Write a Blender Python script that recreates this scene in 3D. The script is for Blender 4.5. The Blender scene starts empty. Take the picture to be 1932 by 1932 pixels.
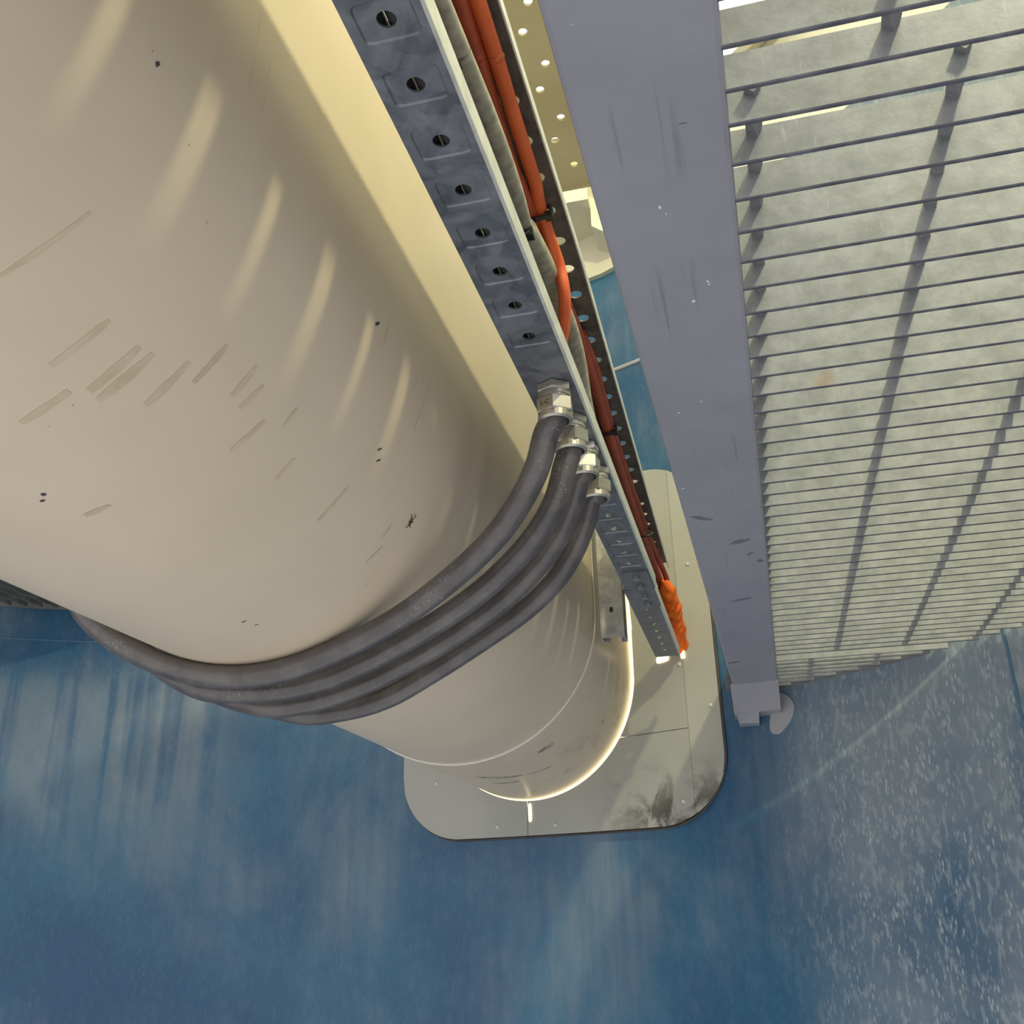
import bpy, math, random
from mathutils import Vector, Matrix
random.seed(4)
S = bpy.context.scene
COL = S.collection
PI = math.pi

# ------------------------------------------------------------------ camera, world, lamps, exposure
S.view_settings.view_transform = 'Standard'
S.view_settings.look = 'None'
S.view_settings.exposure = 0.0
S.view_settings.gamma = 1.0
S.view_settings.use_curve_mapping = False

F_PX = 1850.0
AX = Vector((0.968, -0.112, -0.224))      # world X,Y,Z written in camera axes (right, down, forward)
AY = Vector((0.250, 0.359, 0.899))
AX.normalize(); AY = (AY - AX*AY.dot(AX)).normalized(); AZ = AX.cross(AY)
cam_d = bpy.data.cameras.new('camera')
cam = bpy.data.objects.new('camera', cam_d); COL.objects.link(cam)
cam_d.sensor_width = 36.0; cam_d.sensor_fit = 'HORIZONTAL'
cam_d.lens = 36.0*F_PX/1932.0
cam_d.clip_start = 0.01
right = Vector((AX[0], AY[0], AZ[0])); down = Vector((AX[1], AY[1], AZ[1])); fwd = Vector((AX[2], AY[2], AZ[2]))
M = Matrix.Identity(4)
for i in range(3):
    M[i][0] = right[i]; M[i][1] = -down[i]; M[i][2] = -fwd[i]
cam.matrix_world = M
S.camera = cam

W = bpy.data.worlds.new('world'); S.world = W; W.use_nodes = True
W.node_tree.nodes['Background'].inputs[0].default_value = (1.0, 0.985, 0.97, 1)
W.node_tree.nodes['Background'].inputs[1].default_value = 1.12

def lamp(name, kind, loc, power, color, size=0.05, target=None, size_y=None):
    d = bpy.data.lights.new(name, kind); d.energy = power; d.color = color
    if kind == 'AREA':
        d.size = size
        if size_y: d.shape = 'RECTANGLE'; d.size_y = size_y
    else:
        d.shadow_soft_size = size
    o = bpy.data.objects.new(name, d); COL.objects.link(o); o.location = loc
    if target is not None:
        o.rotation_euler = (Vector(target)-Vector(loc)).to_track_quat('-Z', 'Y').to_euler()
    return o
lamp('walkway_lamp', 'POINT', (0.72, 0.10, 1.76), 108, (1.0, 0.95, 0.56), 0.042)
lamp('left_walkway_lamp', 'POINT', (-1.85, 1.3, 1.75), 2.5, (1.0, 0.95, 0.88), 0.09)

# ------------------------------------------------------------------ materials
def lin(c):
    return tuple((v/255/12.92 if v/255 <= 0.04045 else ((v/255+0.055)/1.055)**2.4) for v in c)
class Mat:
    def __init__(s, name, rough=0.5, metal=0.0, spec=0.5):
        s.m = bpy.data.materials.new(name); s.m.use_nodes = True
        s.t = s.m.node_tree; s.b = s.t.nodes['Principled BSDF']
        s.b.inputs['Roughness'].default_value = rough; s.b.inputs['Metallic'].default_value = metal
        s.b.inputs['Specular IOR Level'].default_value = spec
        s.co = s.t.nodes.new('ShaderNodeTexCoord').outputs['Object']
    def n(s, k, **kw):
        x = s.t.nodes.new('ShaderNode'+k)
        for a, v in kw.items(): setattr(x, a, v)
        return x
    def link(s, a, b): s.t.links.new(a, b)
    def map(s, scale=(1, 1, 1), loc=(0, 0, 0), rot=(0, 0, 0)):
        x = s.n('Mapping'); x.inputs['Scale'].default_value = scale; x.inputs['Location'].default_value = loc
        x.inputs['Rotation'].default_value = rot
        s.link(s.co, x.inputs[0]); return x.outputs[0]
    def noise(s, scale, detail=4, rough=0.55, vec=None, dist=0.0):
        x = s.n('TexNoise'); x.inputs['Scale'].default_value = scale; x.inputs['Detail'].default_value = detail
        x.inputs['Roughness'].default_value = rough; x.inputs['Distortion'].default_value = dist
        s.link(vec if vec is not None else s.co, x.inputs['Vector']); return x.outputs['Fac']
    def vor(s, scale, vec=None, out='Distance', feature='F1'):
        x = s.n('TexVoronoi'); x.feature = feature; x.inputs['Scale'].default_value = scale
        s.link(vec if vec is not None else s.co, x.inputs['Vector']); return x.outputs[out]
    def ramp(s, fac, a, b, lo=0.0, hi=1.0):
        x = s.n('MapRange'); x.interpolation_type = 'SMOOTHSTEP'
        x.inputs[1].default_value = a; x.inputs[2].default_value = b; x.inputs[3].default_value = lo; x.inputs[4].default_value = hi
        s.link(fac, x.inputs[0]); return x.outputs[0]
    def math(s, op, a, b=None):
        x = s.n('Math'); x.operation = op
        for i, v in enumerate((a, b)):
            if v is None: continue
            if isinstance(v, (int, float)): x.inputs[i].default_value = v
            else: s.link(v, x.inputs[i])
        return x.outputs[0]
    def mix(s, fac, a, b):
        x = s.n('Mix'); x.data_type = 'RGBA'
        for i, v in ((0, fac), (6, a), (7, b)):
            if isinstance(v, (int, float)): x.inputs[i].default_value = v
            elif isinstance(v, tuple): x.inputs[i].default_value = (*v[:3], 1)
            else: s.link(v, x.inputs[i])
        return x.outputs[2]
    def xyz(s):
        x = s.n('SeparateXYZ'); s.link(s.co, x.inputs[0]); return x.outputs
    def color(s, c):
        if isinstance(c, tuple): s.b.inputs['Base Color'].default_value = (*c[:3], 1)
        else: s.link(c, s.b.inputs['Base Color'])
        return s
    def bump(s, h, strength=0.2, dist=0.002):
        x = s.n('Bump'); x.inputs['Strength'].default_value = strength; x.inputs['Distance'].default_value = dist
        s.link(h, x.inputs['Height']); s.link(x.outputs[0], s.b.inputs['Normal']); return s
    def rough(s, r): s.link(r, s.b.inputs['Roughness']); return s

def galvanised(name, base, dark, metal=0.45, rough=0.45, scale=60, rust=False):
    m = Mat(name, rough, metal)
    v = m.vor(scale, out='Color'); sp = m.n('SeparateColor'); m.link(v, sp.inputs[0])
    a = m.math('MULTIPLY', m.noise(scale*0.5, 5, 0.65, dist=1.0), 1.0)
    f = m.math('ADD', m.math('MULTIPLY', sp.outputs[0], 0.35), m.math('MULTIPLY', m.ramp(a, 0.3, 0.7), 0.65))
    c = m.mix(f, dark, base)
    if rust:
        rm = m.ramp(m.noise(7, 5, 0.7, m.map((1, 1, 1), (3.1, 1.7, 0))), 0.70, 0.78)
        c = m.mix(m.math('MULTIPLY', rm, 0.6), c, (0.28, 0.17, 0.07))
    m.color(c).bump(m.noise(scale*2, 3), 0.08, 0.001)
    m.rough(m.ramp(a, 0.3, 0.7, rough-0.08, rough+0.1)); return m.m

# blue painted tower wall: vertical drips, pale dust, specks
m = Mat('blue_wall_paint', 0.36, 0.0, 0.4)
X, Y, Z = m.xyz()
blue = m.mix(m.ramp(m.noise(1.6, 5, 0.6), 0.35, 0.68), (0.018, 0.080, 0.178), (0.034, 0.132, 0.236))
streak = m.noise(1.0, 4, 0.6, m.map((26, 26, 1.1)))
haze = m.noise(2.3, 6, 0.62, m.map((1, 1, 0.7), (4.2, 0.3, 1.9)), 0.3)
dust = m.math('MULTIPLY', m.ramp(haze, 0.42, 0.72), m.ramp(streak, 0.30, 0.70, 0.45, 1.0))
left_zone = m.ramp(X, -1.25, -1.65)
wide = m.noise(1.0, 3, 0.5, m.map((17, 17, 0.6), (0, 0, 3)))
left_st = m.math('MULTIPLY', m.math('MULTIPLY', left_zone, m.ramp(wide, 0.42, 0.56)), m.math('MULTIPLY', m.ramp(Z, 0.68, 0.55), m.ramp(Z, 0.05, 0.45)))
right_zone = m.ramp(X, -0.05, 0.22)
right_d = m.math('MULTIPLY', right_zone, m.ramp(m.noise(3.2, 5, 0.6, m.map((1, 1, 0.8), (0, 0, 6.4))), 0.30, 0.62, 0.20, 0.95))
spk = m.vor(170, m.map((1.0, 1.0, 0.30)))
spk_on = m.ramp(m.noise(22, 4, 0.7, m.map((1, 1, 0.5))), 0.44, 0.58)
speck = m.math('MULTIPLY', m.ramp(spk, 0.42, 0.16), spk_on)
speck_r = m.math('MULTIPLY', speck, m.math('ADD', m.math('MULTIPLY', right_zone, 0.60), 0.04))
tot = m.math('MINIMUM', m.math('ADD', m.math('MULTIPLY', dust, 0.55), m.math('ADD', m.math('MULTIPLY', left_st, 0.32), m.math('MULTIPLY', right_d, 0.72))), 0.85)
c = m.mix(tot, blue, (0.30, 0.335, 0.36))
c = m.mix(speck_r, c, (0.52, 0.56, 0.58))
fine = m.math('MULTIPLY', m.ramp(m.noise(85, 3, 0.6, m.map((1, 1, 0.42))), 0.50, 0.64), m.math('ADD', m.math('MULTIPLY', right_zone, 0.36), 0.03))
c = m.mix(fine, c, (0.40, 0.45, 0.48))
c = m.mix(m.ramp(Z, 1.695, 1.70), c, (0.72, 0.70, 0.60))
m.color(c).bump(m.noise(9, 6, 0.6), 0.10, 0.01)
m.rough(m.ramp(tot, 0.0, 0.6, 0.30, 0.62))
WALL = m.m

# cream duct enamel: dust, scuffs and water marks that run around the section
m = Mat('cream_duct_paint', 0.34, 0.0, 0.45)
cm = m.mix(m.ramp(m.noise(2.2, 4, 0.6), 0.3, 0.7), (0.60, 0.505, 0.375), (0.68, 0.575, 0.435))
scr = m.math('MULTIPLY', m.ramp(m.noise(1, 3, 0.6, m.map((9, 130, 9))), 0.66, 0.74), m.ramp(m.noise(4.5, 3, 0.5), 0.52, 0.66))
cm = m.mix(m.math('MULTIPLY', scr, 0.45), cm, (0.36, 0.31, 0.23))
gr = m.ramp(m.noise(75, 3, 0.5, m.map((1, 1.6, 1))), 0.755, 0.79)
cm = m.mix(m.math('MULTIPLY', gr, 0.7), cm, (0.10, 0.085, 0.07))
X, Y, Z = m.xyz()
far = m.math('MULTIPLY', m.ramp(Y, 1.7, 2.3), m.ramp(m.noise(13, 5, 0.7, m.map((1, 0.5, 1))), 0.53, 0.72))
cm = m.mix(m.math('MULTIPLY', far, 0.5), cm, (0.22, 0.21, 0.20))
m.color(cm).bump(m.noise(3.2, 2, 0.4), 0.10, 0.012)
DUCT = m.m
m = Mat('duct_weld_bead', 0.4); m.color((0.66, 0.63, 0.56)).bump(m.noise(160, 2), 0.5, 0.002); WELD = m.m
m = Mat('duct_water_mark', 0.42); m.color(m.mix(m.ramp(m.noise(30, 4), 0.35, 0.65), (0.52, 0.425, 0.295), (0.60, 0.495, 0.36))); MARK = m.m
m = Mat('grey_scuff', 0.5); m.color(m.mix(m.ramp(m.noise(60, 5, 0.7), 0.40, 0.60), (0.15, 0.14, 0.13), (0.50, 0.43, 0.33))); SCUFF = m.m

m = Mat('cream_collar_paint', 0.38, 0.0, 0.45)
X, Y, Z = m.xyz()
cc = m.mix(m.ramp(m.noise(4, 4), 0.3, 0.7), (0.35, 0.355, 0.325), (0.40, 0.40, 0.365))
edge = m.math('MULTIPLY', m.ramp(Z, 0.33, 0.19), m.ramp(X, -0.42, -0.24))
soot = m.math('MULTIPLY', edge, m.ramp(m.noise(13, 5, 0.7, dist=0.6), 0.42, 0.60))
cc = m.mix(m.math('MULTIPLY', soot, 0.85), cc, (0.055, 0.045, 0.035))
m.color(cc); COLLAR = m.m
m = Mat('collar_dark_edge', 0.7); m.color(m.mix(m.noise(40), (0.03, 0.03, 0.03), (0.10, 0.09, 0.085))); EDGE = m.m

# purple-grey beam paint
m = Mat('purple_grey_beam_paint', 0.42, 0.0, 0.4)
b0 = m.mix(m.ramp(m.noise(6, 6, 0.65), 0.3, 0.7), (0.245, 0.245, 0.278), (0.280, 0.279, 0.312))
lines = m.math('MULTIPLY', m.ramp(m.noise(1, 4, 0.6, m.map((120, 3, 40))), 0.58, 0.68), m.ramp(m.noise(7, 3), 0.5, 0.62))
b0 = m.mix(m.math('MULTIPLY', lines, 0.35), b0, (0.10, 0.105, 0.14))
fl = m.ramp(m.noise(120, 2, 0.5, m.map((1, 0.7, 1))), 0.755, 0.775)
b0 = m.mix(fl, b0, (0.65, 0.66, 0.68))
m.color(b0).bump(m.noise(110, 3, 0.5), 0.18, 0.001); BEAM = m.m
m = Mat('beam_chipped_paint', 0.6); m.color(m.mix(m.noise(50), (0.11, 0.115, 0.14), (0.16, 0.165, 0.20))); CHIP = m.m
m = Mat('pale_paint_patch', 0.5); m.color(m.mix(m.noise(14), (0.36, 0.36, 0.39), (0.42, 0.42, 0.44))); PATCH = m.m
m = Mat('painted_weld_seam', 0.5); m.color((0.075, 0.17, 0.27)); SEAM_P = m.m

GALV = galvanised('galvanised_tray_steel', (0.24, 0.255, 0.28), (0.10, 0.108, 0.125), 0.55, 0.42, 55)
GALV_LIP = galvanised('galvanised_lip_lit', (0.66, 0.67, 0.64), (0.50, 0.51, 0.50), 0.25, 0.5, 80)  # paler copy of the tray steel, lamp light put into its colour
GALV_IN = galvanised('galvanised_tray_inside', (0.24, 0.22, 0.195), (0.10, 0.09, 0.08), 0.3, 0.55, 70)
GALV_STRUT = galvanised('galvanised_strut', (0.50, 0.49, 0.46), (0.26, 0.26, 0.26), 0.4, 0.45, 60)
m = Mat('galvanised_grating_bar', 0.5, 0.25, 0.4)
oi = m.n('ObjectInfo'); va = m.n('VectorMath', operation='MULTIPLY_ADD'); cmb = m.n('CombineXYZ')
for i_ in range(3): m.link(oi.outputs['Random'], cmb.inputs[i_])
va.inputs[1].default_value = (7.3, 3.1, 0.0); m.link(cmb.outputs[0], va.inputs[0]); m.link(m.co, va.inputs[2]); m.co = va.outputs[0]
g0 = m.mix(m.ramp(m.noise(38, 6, 0.7), 0.3, 0.7), (0.225, 0.240, 0.255), (0.335, 0.350, 0.375))
rain = m.ramp(m.noise(1, 4, 0.7, m.map((330, 40, 34))), 0.60, 0.74)
g0 = m.mix(m.math('MULTIPLY', rain, 0.40), g0, (0.48, 0.495, 0.52))
ru = m.math('MULTIPLY', m.ramp(m.noise(6.5, 5, 0.7, m.map((1, 1.5, 0.5), (2.2, 0.6, 0))), 0.66, 0.76), 0.6)
g0 = m.mix(ru, g0, (0.30, 0.19, 0.08))
blot = m.ramp(m.noise(48, 3, 0.6, m.map((0.55, 1, 1), (0, 0, 2))), 0.64, 0.70)
g0 = m.mix(m.math('MULTIPLY', blot, 0.3), g0, (0.25, 0.24, 0.22))
m.color(g0).bump(m.noise(220, 3), 0.12, 0.001); BAR = m.m
m = Mat('shaded_bar_edge', 0.5, 0.3); m.color(m.mix(m.ramp(m.noise(40, 4), 0.35, 0.7), (0.075, 0.075, 0.095), (0.15, 0.15, 0.17))); BAR_EDGE = m.m  # shade under the bars put into a darker edge colour
m = Mat('dull_cross_rod', 0.55, 0.3); m.color(m.mix(m.noise(60), (0.16, 0.165, 0.18), (0.26, 0.265, 0.28))); ROD = m.m
m = Mat('nickel_gland', 0.34, 0.8); m.color(m.mix(m.ramp(m.noise(30, 3), 0.3, 0.7), (0.40, 0.375, 0.33), (0.55, 0.52, 0.46))); NICKEL = m.m
m = Mat('gland_stamp', 0.6); m.color((0.07, 0.05, 0.02)); STAMP = m.m

m = Mat('black_rubber_cable', 0.30, 0.0, 0.55)
k0 = m.mix(m.ramp(m.noise(22, 5, 0.65), 0.35, 0.7), (0.072, 0.066, 0.069), (0.125, 0.115, 0.115))
dsp = m.ramp(m.noise(420, 2, 0.5), 0.62, 0.72)
k0 = m.mix(m.math('MULTIPLY', dsp, m.ramp(m.noise(9, 3), 0.50, 0.66)), k0, (0.34, 0.32, 0.30))
m.color(k0).bump(m.noise(480, 2), 0.15, 0.001); CABLE = m.m
m = Mat('cable_print', 0.6); m.color((0.018, 0.018, 0.02)); PRINT = m.m
def plain(name, c1, c2, rough=0.5, scale=30):
    m = Mat(name, rough); m.color(m.mix(m.ramp(m.noise(scale, 4), 0.3, 0.7), c1, c2)).bump(m.noise(scale*8, 2), 0.1, 0.001); return m.m
RED = plain('red_cable_sheath', (0.32, 0.052, 0.020), (0.42, 0.075, 0.030), 0.45)
RED_LIT = plain('lit_red_cable_sheath', (0.60, 0.105, 0.025), (0.70, 0.13, 0.035), 0.45)  # red sheath with its lamp-lit brightness put into the colour
CLOTH = plain('orange_cloth', (0.95, 0.13, 0.008), (1.0, 0.21, 0.015), 0.8, 60)
TIE = plain('black_nylon', (0.010, 0.010, 0.011), (0.022, 0.022, 0.024), 0.4)
GREY = plain('grey_braided_sheath', (0.27, 0.255, 0.20), (0.42, 0.395, 0.32), 0.75, 90)
BUG = plain('insect_black', (0.008, 0.008, 0.008), (0.02, 0.018, 0.016), 0.5)
OLIVE = plain('yellow_lit_perforated_steel', (0.50, 0.46, 0.29), (0.56, 0.52, 0.34), 0.5, 6)  # galvanised steel with reflected yellow light put into its colour
CREAM = plain('pale_cream_paint', (0.70, 0.66, 0.50), (0.76, 0.72, 0.56), 0.5, 6)
DARKBAR = plain('dark_steel_bar', (0.09, 0.095, 0.10), (0.15, 0.155, 0.155), 0.6, 20)
SCREW = plain('zinc_screw', (0.5, 0.5, 0.48), (0.62, 0.62, 0.6), 0.3)
gm = bpy.data.materials.new('opening_glow'); gm.use_nodes = True
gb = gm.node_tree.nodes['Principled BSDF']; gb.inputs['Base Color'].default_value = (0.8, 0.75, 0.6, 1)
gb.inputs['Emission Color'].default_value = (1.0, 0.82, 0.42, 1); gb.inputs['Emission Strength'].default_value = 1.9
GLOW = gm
dm = bpy.data.materials.new('added_disc_glow'); dm.use_nodes = True  # emission for the disc added under the ceiling
db = dm.node_tree.nodes['Principled BSDF']; db.inputs['Base Color'].default_value = (0.8, 0.8, 0.78, 1)
db.inputs['Emission Color'].default_value = (1.0, 0.94, 0.76, 1); db.inputs['Emission Strength'].default_value = 1.25
DISC_GLOW = dm

# ------------------------------------------------------------------ mesh helpers
class MB:
    def __init__(s): s.v = []; s.f = []; s.mi = []; s.sm = []
    def add(s, vs, fs, mi=0, smooth=False):
        o = len(s.v); s.v += [tuple(v) for v in vs]
        s.f += [tuple(i+o for i in f) for f in fs]; s.mi += [mi]*len(fs); s.sm += [smooth]*len(fs); return s
    def hexa(s, p, mi=0):
        return s.add(p, [(0, 3, 2, 1), (4, 5, 6, 7), (0, 1, 5, 4), (1, 2, 6, 5), (2, 3, 7, 6), (3, 0, 4, 7)], mi)
    def box(s, a, b, mi=0):
        x0, y0, z0 = a; x1, y1, z1 = b
        return s.hexa([(x0, y0, z0), (x1, y0, z0), (x1, y1, z0), (x0, y1, z0), (x0, y0, z1), (x1, y0, z1), (x1, y1, z1), (x0, y1, z1)], mi)
    def loft(s, rings, closed=True, caps=(False, False), mi=0, smooth=True, flip=False):
        n = len(rings[0]); vs = [p for r in rings for p in r]; fs = []
        for i in range(len(rings)-1):
            for j in range(n if closed else n-1):
                k = (j+1) % n
                q = (i*n+j, i*n+k, (i+1)*n+k, (i+1)*n+j)
                fs.append(q[::-1] if flip else q)
        s.add(vs, fs, mi, smooth)
        for w, c in ((0, caps[0]), (len(rings)-1, caps[1])):
            if c: s.add(rings[w], [tuple(range(n))[::-1] if w == 0 else tuple(range(n))], mi, False)
        return s
    def tube(s, path, r, n=16, caps=(True, True), mi=0):
        P = [Vector(p) for p in path]; rings = []
        up = None
        for i, p in enumerate(P):
            t = (P[min(i+1, len(P)-1)]-P[max(i-1, 0)]).normalized()
            if up is None:
                up = Vector((0, 0, 1)) if abs(t.z) < 0.8 else Vector((0, 1, 0))
            a = (up - t*up.dot(t)).normalized(); b = t.cross(a); up = a
            rr = r[i] if isinstance(r, (list, tuple)) else r
            rings.append([p + a*rr*math.cos(2*PI*k/n) + b*rr*math.sin(2*PI*k/n) for k in range(n)])
        return s.loft(rings, True, caps, mi)
    def mesh(s, name, mats):
        me = bpy.data.meshes.new(name); me.from_pydata(s.v, [], s.f)
        for m_ in (mats if isinstance(mats, (list, tuple)) else [mats]): me.materials.append(m_)
        me.polygons.foreach_set('material_index', s.mi); me.polygons.foreach_set('use_smooth', s.sm)
        me.update(); return me
    def build(s, name, mats, parent=None):
        o = bpy.data.objects.new(name, s.mesh(name, mats)); COL.objects.link(o)
        if parent:
            o.parent = parent
            o.location = -Vector(parent.get('abs', (0, 0, 0)))
            o['abs'] = (0.0, 0.0, 0.0)
        return o
def inst(o_or_mesh, name, parent, loc=(0, 0, 0)):
    me = o_or_mesh if isinstance(o_or_mesh, bpy.types.Mesh) else o_or_mesh.data
    o = bpy.data.objects.new(name, me); COL.objects.link(o); o.parent = parent
    o.location = Vector(loc) - Vector(parent.get('abs', (0, 0, 0))); return o
def tag(o, label, cat, group=None):
    o['label'] = label; o['category'] = cat
    if group: o['group'] = group
    return o
def thing(name, label, cat, loc=(0, 0, 0), group=None):
    o = bpy.data.objects.new(name, None); COL.objects.link(o); o.location = loc; o.empty_display_size = 0.05
    o['abs'] = tuple(float(v) for v in loc)
    return tag(o, label, cat, group)
def struct(o): o['kind'] = 'structure'; return o

def cr(pts, n=8):                       # Catmull-Rom through points
    P = [Vector(p) for p in pts]; P = [P[0]*2-P[1]] + P + [P[-1]*2-P[-2]]; out = []
    for i in range(1, len(P)-2):
        for k in range(n):
            t = k/n; a, b, c_, d = P[i-1:i+3]
            out.append(0.5*((2*b)+(c_-a)*t+(2*a-5*b+4*c_-d)*t*t+(3*b-a-3*c_+d)*t**3))
    out.append(P[-2]); return out

# ------------------------------------------------------------------ tower wall (circular plan)
WC = (-0.997, 0.640); WR = 1.832
def wall_y(x, off=0.0): return WC[1] + math.sqrt(max(1e-6, (WR-off)**2 - (x-WC[0])**2))
DX, DZ0, DZ1, DR = -0.568, 0.522, 0.720, 0.275
def duct_shift(y): s_ = 0.0144*(2.42-y); return 0.4*s_, 0.917*s_
def duct_outline(off=0.0, n=96, offx=0.0):
    r = DR+off; out = []
    h = n//2
    for k in range(h+1): a = PI + PI*k/h; out.append((DX+offx+r*math.cos(a), DZ0+r*math.sin(a)))
    for k in range(h+1): a = PI*k/h; out.append((DX+offx+r*math.cos(a), DZ1+r*math.sin(a)))
    return out

mb = MB(); N = 160; a0, a1 = math.radians(-8), math.radians(188)
for za, zb in ((-2.4, 3.4),):
    rings = []
    for r_, z_ in ((WR, za), (WR, zb), (WR+0.02, zb), (WR+0.02, za), (WR, za)):
        rings.append([(WC[0]+r_*math.cos(a0+(a1-a0)*k/N), WC[1]+r_*math.sin(a0+(a1-a0)*k/N), z_) for k in range(N+1)])
    mb.loft(rings, False, smooth=False)
    for k in (0, N): mb.add([rings[i][k] for i in range(4)], [(0, 1, 2, 3) if k == 0 else (3, 2, 1, 0)])
import bmesh
wall = mb.build('wall_far', WALL)
bm_ = bmesh.new(); bm_.from_mesh(wall.data); bmesh.ops.remove_doubles(bm_, verts=bm_.verts, dist=1e-5); bmesh.ops.recalc_face_normals(bm_, faces=bm_.faces); bm_.to_mesh(wall.data); bm_.free()
cut = MB(); ol = duct_outline(0.018)
cut.loft([[(x, 2.0, z) for x, z in ol], [(x, 2.9, z) for x, z in ol]], True, (True, True), smooth=False)
co = cut.build('duct_cutter', WALL)
bm_ = bmesh.new(); bm_.from_mesh(co.data); bmesh.ops.remove_doubles(bm_, verts=bm_.verts, dist=1e-6); bmesh.ops.recalc_face_normals(bm_, faces=bm_.faces); bm_.to_mesh(co.data); bm_.free()
md = wall.modifiers.new('cut', 'BOOLEAN'); md.object = co; md.operation = 'DIFFERENCE'; md.solver = 'EXACT'
bpy.context.view_layer.update()
nm = bpy.data.meshes.new_from_object(wall.evaluated_get(bpy.context.evaluated_depsgraph_get()))
wall.modifiers.clear(); wall.data = nm; bpy.data.objects.remove(co)
for p in wall.data.polygons: p.use_smooth = True
wall.data.set_sharp_from_angle(angle=math.radians(25))
struct(wall)
b = MB(); nC = 72
top_ = [(WC[0]+(WR-0.002)*math.cos(2*PI*k/nC), WC[1]+(WR-0.002)*math.sin(2*PI*k/nC), 2.08) for k in range(nC)]
b.loft([top_, [(x, y, 2.11) for x, y, z in top_]], True, (True, True), smooth=False)
struct(b.build('ceiling', CREAM))
# weld seams of the tower shell
def arc_bead(name, z0, x0, x1, r, mat, slope=0.0):
    b = MB(); pts = []
    for k in range(41):
        x = x0+(x1-x0)*k/40; pts.append((x, wall_y(x)-r*0.2, z0+slope*(x-x0)))
    b.tube(pts, r, 8); o = b.build(name, mat, wall); return o
arc_bead('weld_seam', 1.352, -0.7, 0.3, 0.006, PATCH)
arc_bead('weld_seam', 0.715, -2.6, -1.35, 0.0014, SEAM_P)
b = MB(); xs = 0.418; b.tube([(xs, wall_y(xs)-0.001, z) for z in (0.10, 0.25, 0.42, 0.9)], 0.0028, 8); b.build('weld_seam', SEAM_P, wall)
# grey paint patches where the beam seat meets the wall
def blob(name, pts, mat, off=0.0025):
    b = MB(); P = cr(pts+[pts[0]], 5)[:-1]; n = len(P)
    f_ = [(p.x, wall_y(p.x, off), p.y) for p in P]; g_ = [(p.x, wall_y(p.x, -0.002), p.y) for p in P]
    b.loft([g_, f_], True, (False, True), smooth=False); return b.build(name, mat, wall)
blob('paint_patch', [(0.028, 0.418), (0.052, 0.408), (0.066, 0.385), (0.060, 0.360), (0.046, 0.342), (0.028, 0.330), (0.012, 0.345)], PATCH)

# glowing strip behind the collar edge, standing in for light from beyond the wall
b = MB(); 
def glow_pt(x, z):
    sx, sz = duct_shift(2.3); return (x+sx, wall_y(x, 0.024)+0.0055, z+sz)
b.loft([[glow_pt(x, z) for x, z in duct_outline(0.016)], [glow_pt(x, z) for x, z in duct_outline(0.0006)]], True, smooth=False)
def glow_patch(px_, py_, w_, h_, tilt):  # flat glowing patches on the collar, imitating light through small gaps
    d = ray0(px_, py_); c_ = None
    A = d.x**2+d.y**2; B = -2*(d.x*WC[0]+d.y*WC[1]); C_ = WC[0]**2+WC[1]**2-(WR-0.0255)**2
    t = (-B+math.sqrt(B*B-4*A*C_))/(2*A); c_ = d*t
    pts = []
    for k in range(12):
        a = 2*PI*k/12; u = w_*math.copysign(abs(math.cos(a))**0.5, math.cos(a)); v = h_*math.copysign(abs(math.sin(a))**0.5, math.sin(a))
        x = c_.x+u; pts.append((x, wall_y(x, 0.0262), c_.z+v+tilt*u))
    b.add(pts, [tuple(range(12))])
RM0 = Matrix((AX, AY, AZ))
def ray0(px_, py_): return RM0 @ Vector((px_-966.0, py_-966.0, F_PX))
glow_patch(1250, 1243, 0.016, 0.009, 0.1); glow_patch(1288, 1235, 0.0055, 0.010, 0.0); glow_patch(1000, 1533, 0.0045, 0.022, 0.0)
g = b.build('glow_strip', GLOW); tag(g, 'glowing strip standing in for warm light through the gap around the cream duct at the blue wall', 'light')

# ------------------------------------------------------------------ cream oval duct
duct = thing('oval_duct', 'large cream painted duct with oval section passing through the blue wall', 'duct', (DX, 0.9, 0.6))
b = MB(); rings = []; NY = 40
for i in range(NY+1):
    y = -0.7 + (2.72+0.7)*i/NY; sx, sz = duct_shift(y)
    rings.append([(x+sx, y, z+sz) for x, z in duct_outline(0, 128)])
b.loft(rings, True, (False, False), flip=True)
b.build('duct_body', DUCT, duct)
# weld ring: along the section at nearly constant Y, ring seen at px (1000,1400)
b = MB(); pts = []
for x, z in duct_outline(0.0006, 96):
    y = 1.80 + 0.0*max(0.0, (-0.293-x)); sx, sz = duct_shift(y); pts.append((x+sx, y, z+sz))
b.tube(pts+[pts[0]], 0.0028, 6, (False, False)); b.build('weld_ring', WELD, duct)

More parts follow.
